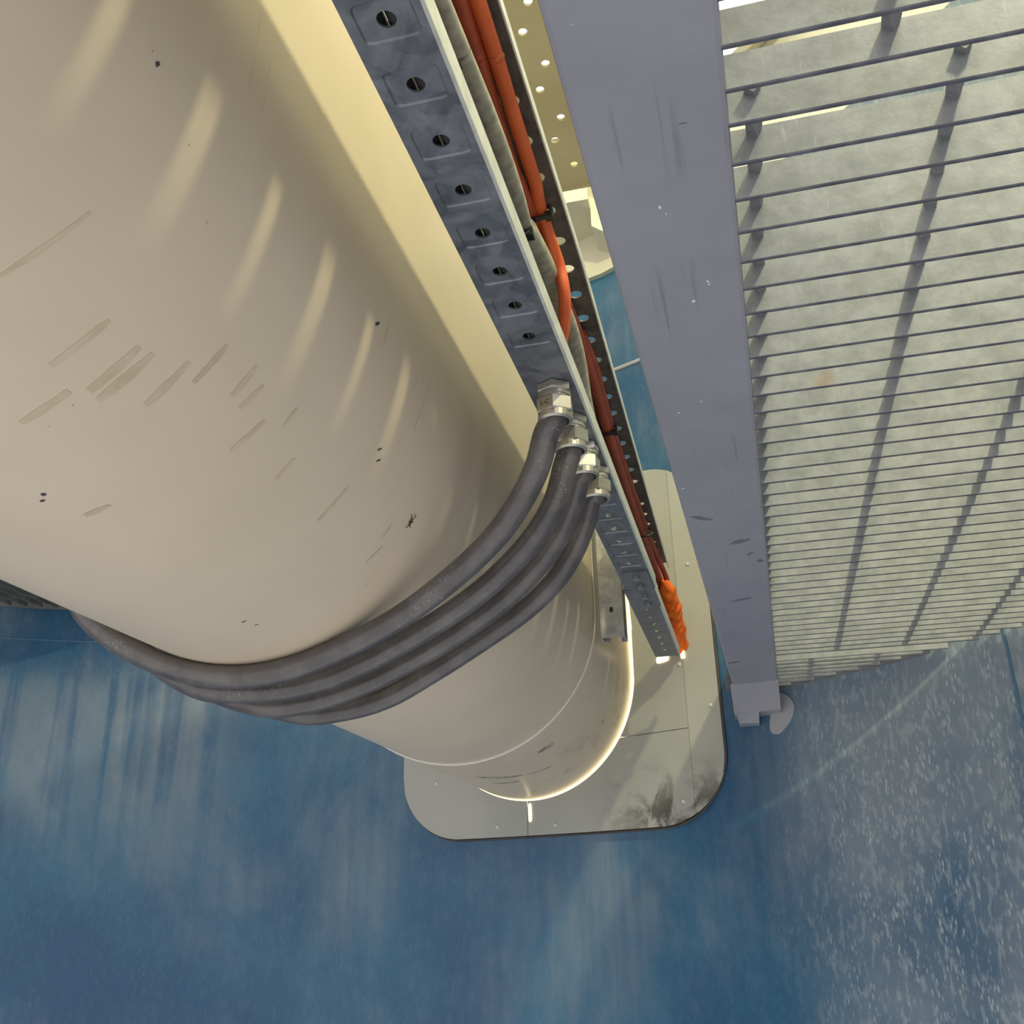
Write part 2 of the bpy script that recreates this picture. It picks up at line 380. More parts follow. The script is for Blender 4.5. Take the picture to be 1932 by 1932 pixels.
# ray from the photo's pixel (only used here to size paint marks that lie on the duct)
RM = Matrix((AX, AY, AZ))
def ray(px, py): return RM @ Vector((px-966.0, py-966.0, F_PX))
def d_duct(p, y=None):                   # distance from the duct's surface
    sx, sz = duct_shift(p.y); x = p.x-sx-DX; z = p.z-sz
    zc = min(max(z, DZ0), DZ1); return math.hypot(x, z-zc) - DR
def on_duct(px, py, off=0.0):
    d = ray(px, py).normalized(); t = 0.3
    for _ in range(200):
        e = d_duct(d*t)-off
        if e < 1e-5: break
        t += max(e*0.8, 1e-5)
    return d*t
def duct_normal(p):
    sx, sz = duct_shift(p.y); x = p.x-sx-DX; z = p.z-sz
    zc = min(max(z, DZ0), DZ1); return Vector((x, 0, z-zc)).normalized()
def duct_strip(name, a, c_, w, mat, off=0.00025):      # thin smear on the duct between two points, width w
    A, B = on_duct(*a), on_duct(*c_); L = []; R_ = []
    side = (B-A).cross(duct_normal((A+B)/2)).normalized()
    for k in range(7):
        t = k/6; p = A.lerp(B, t); ww = w*(0.6+0.4*math.sin(PI*min(1, max(0, t*0.9+0.08))))*(0.85+0.3*random.random())
        for s_, lst in ((-1, L), (1, R_)):
            q = p + side*ww*0.5*s_; n_ = duct_normal(q); q = q - n_*(d_duct(q)-off); lst.append(q)
    b = MB(); b.loft([L, R_], False, smooth=True); return b.build(name, mat, duct)
for q in [((40, 798), (130, 738), 0.0075), ((168, 738), (262, 655), 0.008), ((185, 755), (288, 668), 0.008), ((275, 765), (356, 684), 0.007), ((365, 722), (428, 652), 0.006),
          ((437, 748), (485, 690), 0.006), ((452, 770), (497, 727), 0.006), ((95, 690), (205, 605), 0.006), ((435, 850), (500, 793), 0.006), ((520, 905), (555, 865), 0.005),
          ((600, 982), (655, 920), 0.005), ((690, 1062), (722, 1030), 0.004), ((160, 973), (207, 953), 0.006), ((0, 520), (170, 400), 0.0035), ((720, 1015), (742, 985), 0.003),
          ((535, 803), (560, 770), 0.004)]:
    duct_strip('water_mark', *q, MARK)
for q in [((900, 1466), (985, 1463), 0.016), ((1015, 1420), (1045, 1402), 0.024), ((930, 1478), (980, 1474), 0.012), ((1000, 1460), (1040, 1446), 0.006), ((1135, 1366), (1140, 1356), 0.008)]:
    duct_strip('scuff_mark', *q, SCUFF)
for (px, py, w_) in [(82, 932, 0.0055), (80, 944, 0.004), (297, 120, 0.004), (716, 847, 0.003), (714, 868, 0.003), (712, 610, 0.004), (460, 1172, 0.003), (484, 1178, 0.002)]:
    duct_strip('dirt_spot', (px-4, py+2), (px+4, py-1), w_*0.7, EDGE)

# dead insect stuck to the duct
p = on_duct(773, 984); n_ = duct_normal(p)
bug = thing('dead_insect', 'tiny dead black insect stuck to the cream duct above the black cables', 'insect', p)
e1 = (on_duct(780, 970)-on_duct(766, 1000)).normalized(); e2 = e1.cross(n_)
b = MB(); b.tube([p+n_*0.001-e1*0.005, p+n_*0.0016, p+n_*0.001+e1*0.0045], [0.0004, 0.0012, 0.0005], 8); b.build('insect_body', BUG, bug)
for s_, k in ((1, 1), (1, 0), (1, -1), (-1, 1), (-1, 0), (-1, -1)):
    b = MB(); q = p+e1*0.002*k+n_*0.001; b.tube([q, q+e2*s_*0.003+e1*k*0.003+n_*0.001, q+e2*s_*0.0042+e1*(k*0.006+0.001)], 0.0004, 5); b.build('insect_leg', BUG, bug)

# ------------------------------------------------------------------ wall collar around duct
collar = thing('duct_collar', 'cream sheet metal collar with rounded corners screwed to the blue wall around the duct', 'collar', (-0.5, 2.36, 0.59))
CX0, CX1, CZ0, CZ1 = -0.912, -0.086, 0.163, 1.022; FOLD = -0.163; SEAM = -0.5755
def collar_off(x): return 0.024 if x < FOLD else 0.024-0.024*(x-FOLD)/(CX1-FOLD)*0.85
def cpt(x, z, extra=0.0): return (x, wall_y(x, collar_off(x)+extra), z)
def rrect(x, lo):                       # collar's rounded outline: z limit at x
    r = 0.155
    if x < CX0+r: d = (CX0+r-x)
    elif x > CX1-r: d = x-(CX1-r)
    else: d = 0
    d = min(d, r); k = r - math.sqrt(r*r-d*d)
    return CZ0+k if lo else CZ1-k
GAPR = 0.0068
def hole_z(x, lo):                      # duct hole limit at x, or None
    y = wall_y(x); sx, sz = duct_shift(y); g_ = GAPR
    xx = x-DX-sx-0.006; r = DR+g_-0.004
    if abs(xx) >= r: return None
    k = math.sqrt(r*r-xx*xx); return DZ0+sz-k-0.0015 if lo else DZ1+sz+k
def plate(name, x0, x1, zf0, zf1, nx):
    b = MB(); lo = []; hi = []
    for i in range(nx+1):
        x = x0+(x1-x0)*i/nx; lo.append((x, zf0(x))); hi.append((x, max(zf1(x), zf0(x)+1e-4)))
    m_ = 5
    fr = [[cpt(lo[i][0], lo[i][1]+(hi[i][1]-lo[i][1])*k/m_) for i in range(nx+1)] for k in range(m_+1)]
    bk = [[(p_[0], p_[1]+0.003, p_[2]) for p_ in r_] for r_ in fr]
    b.loft(fr, False, smooth=False); b.loft(bk, False, smooth=False, flip=True)
    loop = [fr[0][i] for i in range(nx+1)] + [fr[k][nx] for k in range(1, m_+1)] + [fr[m_][i] for i in range(nx-1, -1, -1)] + [fr[k][0] for k in range(m_-1, 0, -1)]
    lb = [(p_[0], p_[1]+0.003, p_[2]) for p_ in loop]
    b.loft([loop, lb], True, smooth=False, flip=True)
    return b.build(name, COLLAR, collar)
HX0 = DX-DR-0.004; HX1 = DX+DR+0.012
xr = HX1 - 0.0005
def mid_lo(x): h = hole_z(x, True); return h
g_ = 0.0005
ze = 0.62
plate('collar_plate', CX0, HX0, lambda x: rrect(x, True), lambda x: rrect(x, False), 14)
plate('collar_plate', HX0, SEAM-g_*1.4, lambda x: rrect(x, True), lambda x: (hole_z(x, True) or ze), 60)
plate('collar_plate', SEAM+g_*1.4, xr, lambda x: rrect(x, True), lambda x: min((hole_z(x, True) or ze), 0.368+0.13*(x-FOLD)*0 + 0.0), 60)
plate('collar_plate', HX0, xr, lambda x: (hole_z(x, False) or ze), lambda x: rrect(x, False), 80)
plate('collar_plate', xr, FOLD-g_, lambda x: rrect(x, True), lambda x: 0.368, 8)
plate('collar_plate', -0.36, xr, lambda x: 0.3695, lambda x: max(0.3696, min((hole_z(x, True) or ze), ze)), 50)
plate('collar_plate', xr, FOLD-g_, lambda x: 0.3695, lambda x: rrect(x, False), 8)
plate('collar_fold', FOLD+g_*0.2, CX1, lambda x: rrect(x, True), lambda x: rrect(x, False), 24)
# dark seal line around collar
b = MB(); pts = []
for k in range(140):
    t = k/139; x = CX0+(CX1-CX0)*(0.5-0.5*math.cos(PI*t)); pts.append((x, wall_y(x, 0.003), rrect(x, True)-0.0015))
top = [(p_[0], p_[1], rrect(p_[0], False)+0.0015) for p_ in reversed(pts)]
b.tube(pts+top+[pts[0]], 0.0035, 6, (False, False)); b.build('sealant_bead', EDGE, collar)
sm_ = MB(); sm_.loft([[(0.0045*math.cos(2*PI*k/12), 0, 0.0045*math.sin(2*PI*k/12)) for k in range(12)], [(0.0038*math.cos(2*PI*k/12), -0.003, 0.0038*math.sin(2*PI*k/12)) for k in range(12)]], True, (False, True), flip=False)
sm_.box((-0.003, -0.0034, -0.0005), (0.003, -0.0029, 0.0005))
smesh = sm_.mesh('screw', SCREW)
for x, z in [(-0.655, 0.187), (-0.503, 0.183), (-0.189, 0.212), (-0.109, 0.414), (-0.171, 0.515), (-0.131, 0.75), (-0.82, 0.30), (-0.85, 0.62)]:
    inst(smesh, 'screw', collar, cpt(x, z, 0.0005))
# slot light above the seam
# ------------------------------------------------------------------ cable tray on its edge
ZB, ZT, XW, XR = 0.500, 0.685, -0.1975, -0.149
tray = thing('cable_tray', 'galvanised perforated cable tray mounted on edge beside the cream duct', 'tray', (-0.17, 0.9, 0.59))
P0 = 0.0527; Y_H0 = 0.408
def rrect_ring(cx, cy, hx, hy, r, n, z):
    out = []
    for k in range(n):
        a = 2*PI*(k+0.5)/n; c_, s_ = math.cos(a), math.sin(a)
        # superellipse approximates a rounded rectangle
        p_ = 2/8.0
        out.append((cx+hx*math.copysign(abs(c_)**p_, c_), cy+hy*math.copysign(abs(s_)**p_, s_), z))
    return out
def rect_ring(x0, x1, y0, y1, n, z):
    cx, cy, hx, hy = (x0+x1)/2, (y0+y1)/2, (x1-x0)/2, (y1-y0)/2; out = []
    for k in range(n):
        a = 2*PI*(k+0.5)/n; c_, s_ = math.cos(a), math.sin(a); q = 1/max(abs(c_), abs(s_))
        out.append((cx+hx*c_*q, cy+hy*s_*q, z))
    # snap nearest samples to the corners
    for sx in (-1, 1):
        for sy in (-1, 1):
            t = (cx+hx*sx, cy+hy*sy); i = min(range(n), key=lambda j: (out[j][0]-t[0])**2+(out[j][1]-t[1])**2); out[i] = (t[0], t[1], z)
    return out
def cell(b, y0, y1, x0, x1, z, hx=0.006, hy=0.006, pad=True, hole=True, th=0.0018, hc=None, mi=0):
    n = 40; cx, cy = (x0+x1)/2 if hc is None else hc, (y0+y1)/2
    R0 = rect_ring(x0, x1, y0, y1, n, z)
    if not hole:
        b.add([(x0, y0, z), (x0, y1, z), (x1, y1, z), (x1, y0, z)], [(0, 1, 2, 3)], mi)
    else:
        rings = [R0]
        if pad:
            rings.append(rrect_ring(cx, cy, 0.0190, 0.0150, 0.004, n, z)); rings.append(rrect_ring(cx, cy, 0.0178, 0.0138, 0.004, n, z+0.0012))
            zz = z+0.0012
        else: zz = z
        h = [(cx+hx*math.cos(2*PI*(k+0.5)/n), cy+hy*math.sin(2*PI*(k+0.5)/n), zz) for k in range(n)]
        rings.append(h); rings.append([(p_[0], p_[1], zz+th) for p_ in h])
        rings.append([(p_[0], p_[1], z+th+0.0012*pad) for p_ in R0])
        b.loft(rings, True, mi=mi, smooth=False, flip=True)
    if not hole:
        b.add([(x0, y0, z+th), (x1, y0, z+th), (x1, y1, z+th), (x0, y1, z+th)], [(0, 1, 2, 3)], mi)
def rail(name, dx, ya, yb, top):
    b = MB(); k0 = math.ceil((ya-Y_H0)/P0-0.5); y = ya
    x0, x1 = XW+dx, XR+dx
    if top: x1 = -0.141+dx
    z = ZT if top else ZB
    k = k0
    edges = [ya]
    while True:
        e = Y_H0+(k+0.5)*P0
        if e > ya+0.004 and e < yb-0.004: edges.append(e)
        if e >= yb: break
        k += 1
    edges.append(yb)
    for a_, c_ in zip(edges[:-1], edges[1:]):
        full = abs((c_-a_)-P0) < 0.004; mid = (a_+c_)/2
        gl = (not top) and 0.825 < mid < 1.14
        if top: cell(b, a_, c_, x0, x1, z, 0.0075, 0.0075, False, full, 0.0016, hc=-0.1595+dx)
        else: cell(b, a_, c_, x0, x1, z, 0.0062, 0.0062, mid < 1.55, full and not gl)
    # lip (return flange) along the free edge, rolled outer corner
    if top: pr = [(x1, z+0.0016), (x1+0.0014, z+0.0010), (x1+0.0020, z-0.001), (x1+0.0020, z-0.013), (x1+0.0004, z-0.013), (x1, z-0.001)]
    else: pr = [(x1, z), (x1+0.0014, z+0.0006), (x1+0.0022, z+0.0022), (x1+0.0022, z+0.0215), (x1+0.0006, z+0.0215), (x1, z+0.002)]
    b.loft([[(px, y_, pz) for px, pz in pr] for y_ in edges], True, (True, True), mi=1, smooth=False, flip=True)
    return b.build(name, [GALV_IN if top else GALV, GALV_LIP], tray)
def bend(o, k):
    for v in o.data.vertices: v.co.x -= k*max(0.0, v.co.y-0.9)
bend(rail('bottom_rail', 0, -0.35, 1.60, False), 0.004); bend(rail('top_rail', 0.0, -0.35, 1.60, True), 0.018)
bend(rail('bottom_rail', -0.001, 1.602, 2.10, False), 0.008); bend(rail('top_rail', 0.0, 1.602, 2.02, True), 0.018)
# tray floor (vertical web) with a row of slots
def web(dx, ya, yb):
    b = MB(); x0, x1 = XW+dx-0.0016, XW+dx
    ys = [ya]; holes = []
    k = -9
    while True:
        y = 0.375+0.0800*k
        if y+0.02 > yb-0.01: break
        if y > ya+0.01: holes.append((y, y+0.0195, 0.552, 0.612) if k % 2 == 0 else (y+0.002, y+0.0165, 0.550, 0.596))
        k += 1
    y = ya
    for (p_, q, za, zb) in holes:
        b.box((x0, y, ZB), (x1, p_, ZT)); b.box((x0, p_, ZB), (x1, q, za)); b.box((x0, p_, zb), (x1, q, ZT)); y = q
    b.box((x0, y, ZB), (x1, yb, ZT)); return b.build('tray_web', GALV, tray)
bend(web(0, -0.35, 1.60), 0.004); bend(web(-0.001, 1.602, 2.10), 0.008)
# joint plate between the two tray lengths
b = MB(); b.box((XW+0.004, 1.50, ZB-0.0022), (XR-0.004, 1.70, ZB-0.0004)); b.build('joint_plate', GALV, tray)
bolt = MB(); bolt.loft([[(0.0065*math.cos(PI*k/3), 0.0065*math.sin(PI*k/3), z) for k in range(6)] for z in (0, -0.005)], True, (False, True), smooth=False, flip=True); bmesh_bolt = bolt.mesh('bolt', ROD)
for y in (1.525, 1.575, 1.635, 1.68): inst(bmesh_bolt, 'bolt', tray, (XW+0.024, y, ZB-0.002))

# ------------------------------------------------------------------ glands and black cables
CR = 0.0135
GL = [(-0.1705, 0.876), (-0.1690, 0.950), (-0.1680, 1.022), (-0.1670, 1.092)]
CPX = [
 [(1030, 820), (1014, 880), (985, 940), (938, 1008), (868, 1078), (765, 1158), (660, 1216), (545, 1262), (440, 1275), (335, 1263), (238, 1222), (165, 1165)],
 [(1066, 880), (1048, 945), (1012, 1008), (958, 1070), (886, 1132), (790, 1195), (680, 1254), (560, 1296), (455, 1306), (370, 1297)],
 [(1092, 900), (1078, 955), (1052, 1015), (1012, 1070), (955, 1128), (880, 1184), (782, 1244), (680, 1294), (580, 1326), (490, 1332)],
 [(1116, 935), (1104, 985), (1080, 1045), (1044, 1100), (985, 1156), (905, 1212), (818, 1268), (730, 1316), (640, 1343), (560, 1347)]]
ordn = ['first and nearest', 'second nearest', 'third nearest', 'fourth and farthest']
for gi, ((gx, gy), px) in enumerate(zip(GL, CPX)):
    zg = ZB-0.001
    gl = thing('cable_gland', ordn[gi].capitalize()+' metal cable gland under the tray, '+['with stamped letters', 'behind the stamped one', 'half covered by the second', 'last of the row'][gi], 'cable gland', (gx, gy, zg), 'glands under the tray')
    rot = 0.45+0.5*gi if gi else 0.62
    def hexr(r, z, n=6, ro=rot): return [(gx+r*math.cos(2*PI*k/n+ro), gy+r*math.sin(2*PI*k/n+ro), zg+z) for k in range(n)]
    R6 = 0.0200
    b = MB(); b.loft([hexr(0.0190, 0.0), hexr(0.0190, -0.007), hexr(0.0178, -0.0085)], True, (True, True), smooth=False, flip=True); b.build('lock_nut', NICKEL, gl)
    b = MB(); b.loft([hexr(0.0165, -0.0085, 28), hexr(0.0165, -0.011, 28), hexr(0.0172, -0.0112, 28), hexr(0.0172, -0.0135, 28), hexr(0.0162, -0.0137, 28), hexr(0.0162, -0.016, 28)], True, (True, True), smooth=False, flip=True); b.build('gland_body', NICKEL, gl)
    b = MB(); b.loft([hexr(0.0178, -0.016), hexr(R6, -0.0175), hexr(R6, -0.031), hexr(0.0188, -0.033)], True, (True, False), smooth=False, flip=True)
    b.loft([hexr(0.0178, -0.032, 28), hexr(0.0178, -0.0385, 28), hexr(0.0145, -0.040, 28), hexr(0.0138, -0.034, 28)], True, (False, False), smooth=False, flip=True); b.build('compression_nut', NICKEL, gl)
    if gi == 0:
        cu = bpy.data.curves.new('stamp_text', 'FONT'); cu.body = 'L\u00b7C'; cu.size = 0.0075; cu.extrude = 0.0002; cu.align_x = 'CENTER'; cu.align_y = 'CENTER'
        to = bpy.data.objects.new('stamp_text', cu); COL.objects.link(to); bpy.context.view_layer.update()
        tm = bpy.data.meshes.new_from_object(to.evaluated_get(bpy.context.evaluated_depsgraph_get())); bpy.data.objects.remove(to)
        tm.materials.clear(); tm.materials.append(STAMP)
        to = bpy.data.objects.new('stamped_letters', tm); COL.objects.link(to)
        # centre of the hex face that looks at the camera's left side
        best = min(range(6), key=lambda k: abs(((2*PI*(k+0.5)/6+rot) % (2*PI)) - math.radians(245)))
        a = 2*PI*(best+0.5)/6+rot; ap = R6*math.cos(PI/6)
        to.parent = gl
        to.matrix_local = Matrix.Translation((ap*math.cos(a)+0.0002*math.cos(a), ap*math.sin(a)+0.0002*math.sin(a), -0.0245)) @ Matrix.Rotation(a+PI/2, 4, 'Z') @ Matrix.Rotation(PI/2, 4, 'X')
    # cable path: straight out of the gland, around the belly of the duct and up its far side
    need = CR*1.02
    ib = [7, 7, 7, 8][gi]
    d = ray(*px[ib]).normalized(); tt = 0.3; yb = gy+0.09
    for _ in range(400):                                           # distance at which the belly point rests on the duct
        e = d_duct(d*tt)-need
        if e < 2e-4: yb = (d*tt).y; break
        tt += max(e*0.5, 1e-4)
        if tt > 2.5: break
    yb = min(max(yb, gy+0.03), gy+0.20)
    res = [Vector((gx, gy, zg+0.02)), Vector((gx, gy, zg-0.030))]
    for i, q in enumerate(px):
        t = (i+1)/(ib+1); sm = t*t*(3-2*t) if t < 1 else 1+0.25*(t-1)
        d = ray(*q); p_ = d*((gy+(yb-gy)*sm)/d.y)
        for _ in range(4):
            e = need-d_duct(p_)
            if e > 0: p_ = p_+duct_normal(p_)*e
        res.append(p_)
    last = res[-1]; sx_, sz_ = duct_shift(last.y)
    cx_, cz_ = DX+sx_, DZ0+sz_
    th0 = math.atan2(last.z-cz_, last.x-cx_); th0 = th0+2*PI if th0 < 0 else th0
    r0 = math.hypot(last.x-cx_, last.z-cz_); tail = []
    prev = res[-2]; r1 = math.hypot(prev.x-cx_, prev.z-cz_); th1 = math.atan2(prev.z-cz_, prev.x-cx_) % (2*PI)
    for k in range(1, 5):
        th = th0+(PI-th0)*k/4; rr = r0+(DR+0.020-r0)*(k/4)**1.5
        tail.append(Vector((cx_+rr*math.cos(th), last.y+0.004*k, cz_+rr*math.sin(th))))
    tail += [Vector((cx_-DR-0.018, last.y+0.02, cz_+z_)) for z_ in (0.07, 0.16, 0.24)]
    cab = MB(); path = cr(res+tail, 8)
    for _ in range(3):
        path = [p_+duct_normal(p_)*max(0.0, CR*1.01-d_duct(p_)) for p_ in path]
    cab.tube(path, CR, 24)
    co = cab.build('black_cable', CABLE)
    tag(co, ordn[gi].capitalize()+' black cable slung from its gland under the cream duct', 'cable', 'black cables around the duct')

# ------------------------------------------------------------------ red and grey cables inside the tray
def px_path(pp, z):                     # pixel path on a horizontal level z (list or number)
    out = []
    for i, q in enumerate(pp):
        zz = z[i] if isinstance(z, list) else z
        d = ray(*q); out.append(d*(zz/d.z))
    return out
def run(name, pts, r, mat, label, n=16, lead=True, cat='cable', group=None):
    if lead:
        a = pts[0]+(pts[0]-pts[1]).normalized()*0.55; pts = [Vector((a.x, a.y, pts[0].z))]+pts
    b = MB(); b.tube(cr(pts, 8), r, n); o = b.build(name, mat); return tag(o, label, cat, group)
ZC = 0.664
run('red_cable', px_path([(868, 0), (900, 100), (932, 210), (962, 310), (979, 350), (998, 398), (1016, 450), (1036, 500), (1062, 560), (1090, 632), (1113, 700), (1138, 785), (1158, 850), (1181, 920), (1204, 985), (1219, 1025), (1233, 1065), (1251, 1112)], [.664]*3+[.660]*13+[.65, .625]), 0.0078, RED, 'left red cable inside the tray, running past the black ties to the orange cloth', group='red cables in the tray')
run('lit_red_cable', px_path([(901, 0), (935, 105), (967, 210), (999, 310), (1010, 345), (1018, 388), (1034, 440), (1054, 500), (1064, 550), (1065, 600), (1060, 640), (1048, 672)], [.664]*6+[.655, .635, .608, .588, .572, .556]), 0.0068, RED_LIT, 'red cable in a lit, brighter red that bends down behind the tray lip', group='red cables in the tray')
run('red_cable', px_path([(1098, 630), (1122, 690), (1134, 735), (1152, 800), (1178, 880), (1201, 945), (1220, 1000), (1240, 1050), (1256, 1088), (1264, 1118)], [.667]*8+[.65, .62]), 0.0058, RED, 'thinner red cable beside the tray holes in the far half of the tray', lead=False, group='red cables in the tray')
run('grey_conduit', px_path([(826, 0), (868, 100), (910, 200), (945, 290), (972, 370), (984, 415), (994, 442)], [.585, .585, .585, .585, .585, .59, .60]), 0.0085, GREY, 'grey sheathed conduit behind the tray lip, upper end', group='grey conduits in the tray')
run('grey_conduit', px_path([(988, 432), (1024, 500), (1047, 560), (1073, 625), (1089, 690), (1098, 750), (1112, 815)], [.605, .625, .63, .63, .62, .60, .58]), 0.0122, GREY, 'grey braided conduit crossing behind the red cable bend', lead=False, group='grey conduits in the tray')
for x_, z_, nm_ in ((-0.187, 0.5125, 'next to the duct side'), (-0.168, 0.5115, 'next to the lip side')):
    b = MB(); b.tube([(x_+0.001*math.sin(3*y_), y_, z_) for y_ in [-0.3+0.1*k for k in range(12)]], 0.0088, 14)
    tag(b.build('inner_cable', PRINT), 'dark cable lying inside the tray, glimpsed through its round holes, '+nm_, 'cable')
def tie(px, z, hw, hh, tail_px, label):
    d = ray(*px); c_ = d*(z/d.z); b = MB()
    t = thing('cable_tie', label, 'cable tie', c_, 'black cable ties')
    ring = [(c_.x+hw*math.cos(2*PI*k/24), c_.y+0.0035*math.sin(2*PI*k/24), c_.z+hh*math.sin(2*PI*k/24)) for k in range(24)]
    rr = []
    for p_ in ring+[ring[0]]:
        u = Vector((p_[0]-c_.x, 0, p_[2]-c_.z)).normalized()*0.0012; q = Vector(p_)
        rr.append([q-u+Vector((0, -.0028, 0)), q+u+Vector((0, -.0028, 0)), q+u+Vector((0, .0028, 0)), q-u+Vector((0, .0028, 0))])
    b.loft(rr, True, smooth=False); b.build('strap', TIE, t)
    h = MB(); hx = c_.x+hw*0.8; h.box((hx-0.004, c_.y-0.0045, c_.z-hh*0.55-0.004), (hx+0.004, c_.y+0.0045, c_.z-hh*0.55+0.003)); h.build('head', TIE, t)
    if tail_px:
        e = ray(*tail_px); e = e*((c_.z-0.002)/e.z); k = MB(); k.tube([Vector((hx, c_.y, c_.z-hh*0.5)), (Vector((hx, c_.y, c_.z-hh*0.5))+e)/2+Vector((0, 0, -0.003)), e], 0.0018, 6); k.build('tail', TIE, t)
tie((1012, 402), .662, 0.0165, 0.0105, (1040, 384), 'nearest black cable tie gripping both red cables, with a cut tail')
tie((984, 436), .585, 0.0095, 0.0095, None, 'black cable tie around the grey conduit end')
tie((1146, 810), .660, 0.0135, 0.0105, None, 'middle black cable tie on the red cable beside the tray holes')
tie((1216, 1004), .657, 0.0125, 0.0105, None, 'farthest black cable tie on the red cable near the beam')

# orange sealing cloth stuffed at the tray's far end
b = MB(); pts = cr(px_path([(1251, 1096), (1262, 1128), (1267, 1155), (1272, 1180), (1280, 1205), (1285, 1230)], [.625, .61, .592, .578, .565, .548]), 10); rings = []
for i, p_ in enumerate(pts):
    t = i/(len(pts)-1); rr = 0.021*(0.80+0.35*math.sin(PI*t))*(1+0.10*math.sin(i*1.3)+0.07*math.sin(i*2.9))*min(1, 0.15+t*9)*min(1, 0.2+(1-t)*9)
    rings.append([p_+Vector((rr*0.85*math.cos(a)*(1+0.12*math.sin(3*a+i*0.9)), 0, rr*0.9*math.sin(a)*(1+0.16*math.cos(4*a-i*1.1)+0.06*math.sin(7*a+i)))) for a in [2*PI*k/22 for k in range(22)]])
b.loft(rings, True, (True, True))
tag(b.build('sealing_cloth', CLOTH), 'bright orange crumpled cloth stuffed along the far end of the tray', 'cloth')

# ------------------------------------------------------------------ hanging strut between duct and tray
st = thing('strut_channel', 'galvanised strut channel hanging between the cream duct and the tray, open at the bottom', 'strut', (-0.262, 1.80, 0.475))
sx0, sx1, sy0, sy1, sz0, sz1 = -0.2755, -0.2315, 1.775, 1.816, 0.4665, 0.84
b = MB(); w = 0.0025
b.box((sx0, sy0, sz0), (sx1, sy0+w, sz1)); b.box((sx0, sy0+w, sz0), (sx0+w, sy1, sz1)); b.box((sx1-w, sy0+w, sz0), (sx1, sy1, sz1))
b.box((sx0+w, sy1-w, sz0), (sx0+0.011, sy1, sz1)); b.box((sx1-0.011, sy1-w, sz0), (sx1-w, sy1, sz1))
b.build('channel', GALV_STRUT, st)
b = MB(); b.box((sx1, sy0+0.006, 0.60), (XW-0.0095, sy1-0.006, 0.606)); b.box((sx1, sy0+0.006, 0.56), (sx1+0.005, sy1-0.006, 0.60)); b.build('bracket_arm', GALV_STRUT, st)
b = MB(); b.loft([[(-0.2535+0.004*math.cos(2*PI*k/12), sy0-0.0006, 0.520+0.006*math.sin(2*PI*k/12)) for k in range(12)], [(-0.2535+0.0035*math.cos(2*PI*k/12), sy0+0.001, 0.520+0.0055*math.sin(2*PI*k/12)) for k in range(12)]], True, (True, True), flip=False); b.build('bolt_hole', TIE, st)

# ------------------------------------------------------------------ beam
beam = thing('steel_beam', 'purple grey painted steel beam along the walkway edge, between tray and grating', 'beam', (-0.02, 0.9, 0.46))
def bl(y): return -0.0725+0.0092*y
def br(y): return 0.0145+0.0120*y
YE = 2.165
def sect(y, ins=0.0):
    l, r_ = bl(y), br(y); z0, z1 = 0.420, 0.500; c_ = 0.0035
    return [(l+c_, y, z0), (r_-c_, y, z0), (r_-c_*0.3, y, z0+c_*0.3), (r_, y, z0+c_), (r_, y, z1-c_), (r_-c_, y, z1), (l+c_, y, z1), (l, y, z1-c_), (l, y, z0+c_), (l+c_*0.3, y, z0+c_*0.3)]
b = MB(); b.loft([sect(-0.6), sect(0.8), sect(YE)], True, (True, True), smooth=False, flip=True); b.build('beam_body', BEAM, beam)
# wall seat: bevelled block with painted seal where the beam meets the wall
b = MB(); yb_ = wall_y(0.0)
b.hexa([(bl(2.1)-0.004, 2.130, 0.372), (br(2.1)-0.001, 2.105, 0.372), (br(2.1)-0.001, 2.155, 0.372), (bl(2.1)-0.004, 2.20, 0.372),
        (bl(2.1)-0.004, 2.060, 0.4215), (br(2.1)-0.001, 2.040, 0.4215), (br(2.1)-0.001, 2.16, 0.4215), (bl(2.1)-0.004, 2.20, 0.4215)])
b.build('wall_seat', BEAM, beam)
b = MB(); b.hexa([(-0.050, 2.150, 0.356), (-0.008, 2.140, 0.352), (-0.008, 2.172, 0.352), (-0.050, 2.197, 0.356), (-0.052, 2.125, 0.374), (-0.006, 2.115, 0.374), (-0.006, 2.165, 0.374), (-0.052, 2.195, 0.374)]); b.build('seat_plate', BEAM, beam)
b = MB(); b.box((bl(2.1)-0.016, 2.12, 0.425), (bl(2.1)-0.001, 2.16, 0.452)); b.box((bl(2.1)-0.010, 2.115, 0.452), (bl(2.1)-0.0005, 2.14, 0.466)); b.build('seat_bolt', CHIP, beam)
for (px, py, L_, w_, sl) in [(1395, 1022, 20, 7, -0.25), (1322, 978, 22, 6, 0.12), (1400, 1131, 19, 6, -0.2), (1386, 1250, 12, 4, -0.15), (1434, 1058, 7, 5, 0), (1288, 233, 8, 3, -0.1), (1415, 1045, 8, 3, -0.3)]:
    pts = [px_path([(px+L_*math.cos(a)*(1+0.15*math.sin(3*a+px)), py+w_*0.5*math.sin(a)*(1+0.3*math.cos(2*a+py))*(1-0.5*abs(math.cos(a)))+sl*L_*math.cos(a))], 0.4197)[0] for a in [2*PI*k/22 for k in range(22)]]
    b = MB(); b.loft([[p_+Vector((0, 0, 0.0006)) for p_ in pts], pts], True, (False, True), smooth=False, flip=False); b.build('paint_chip', CHIP, beam)

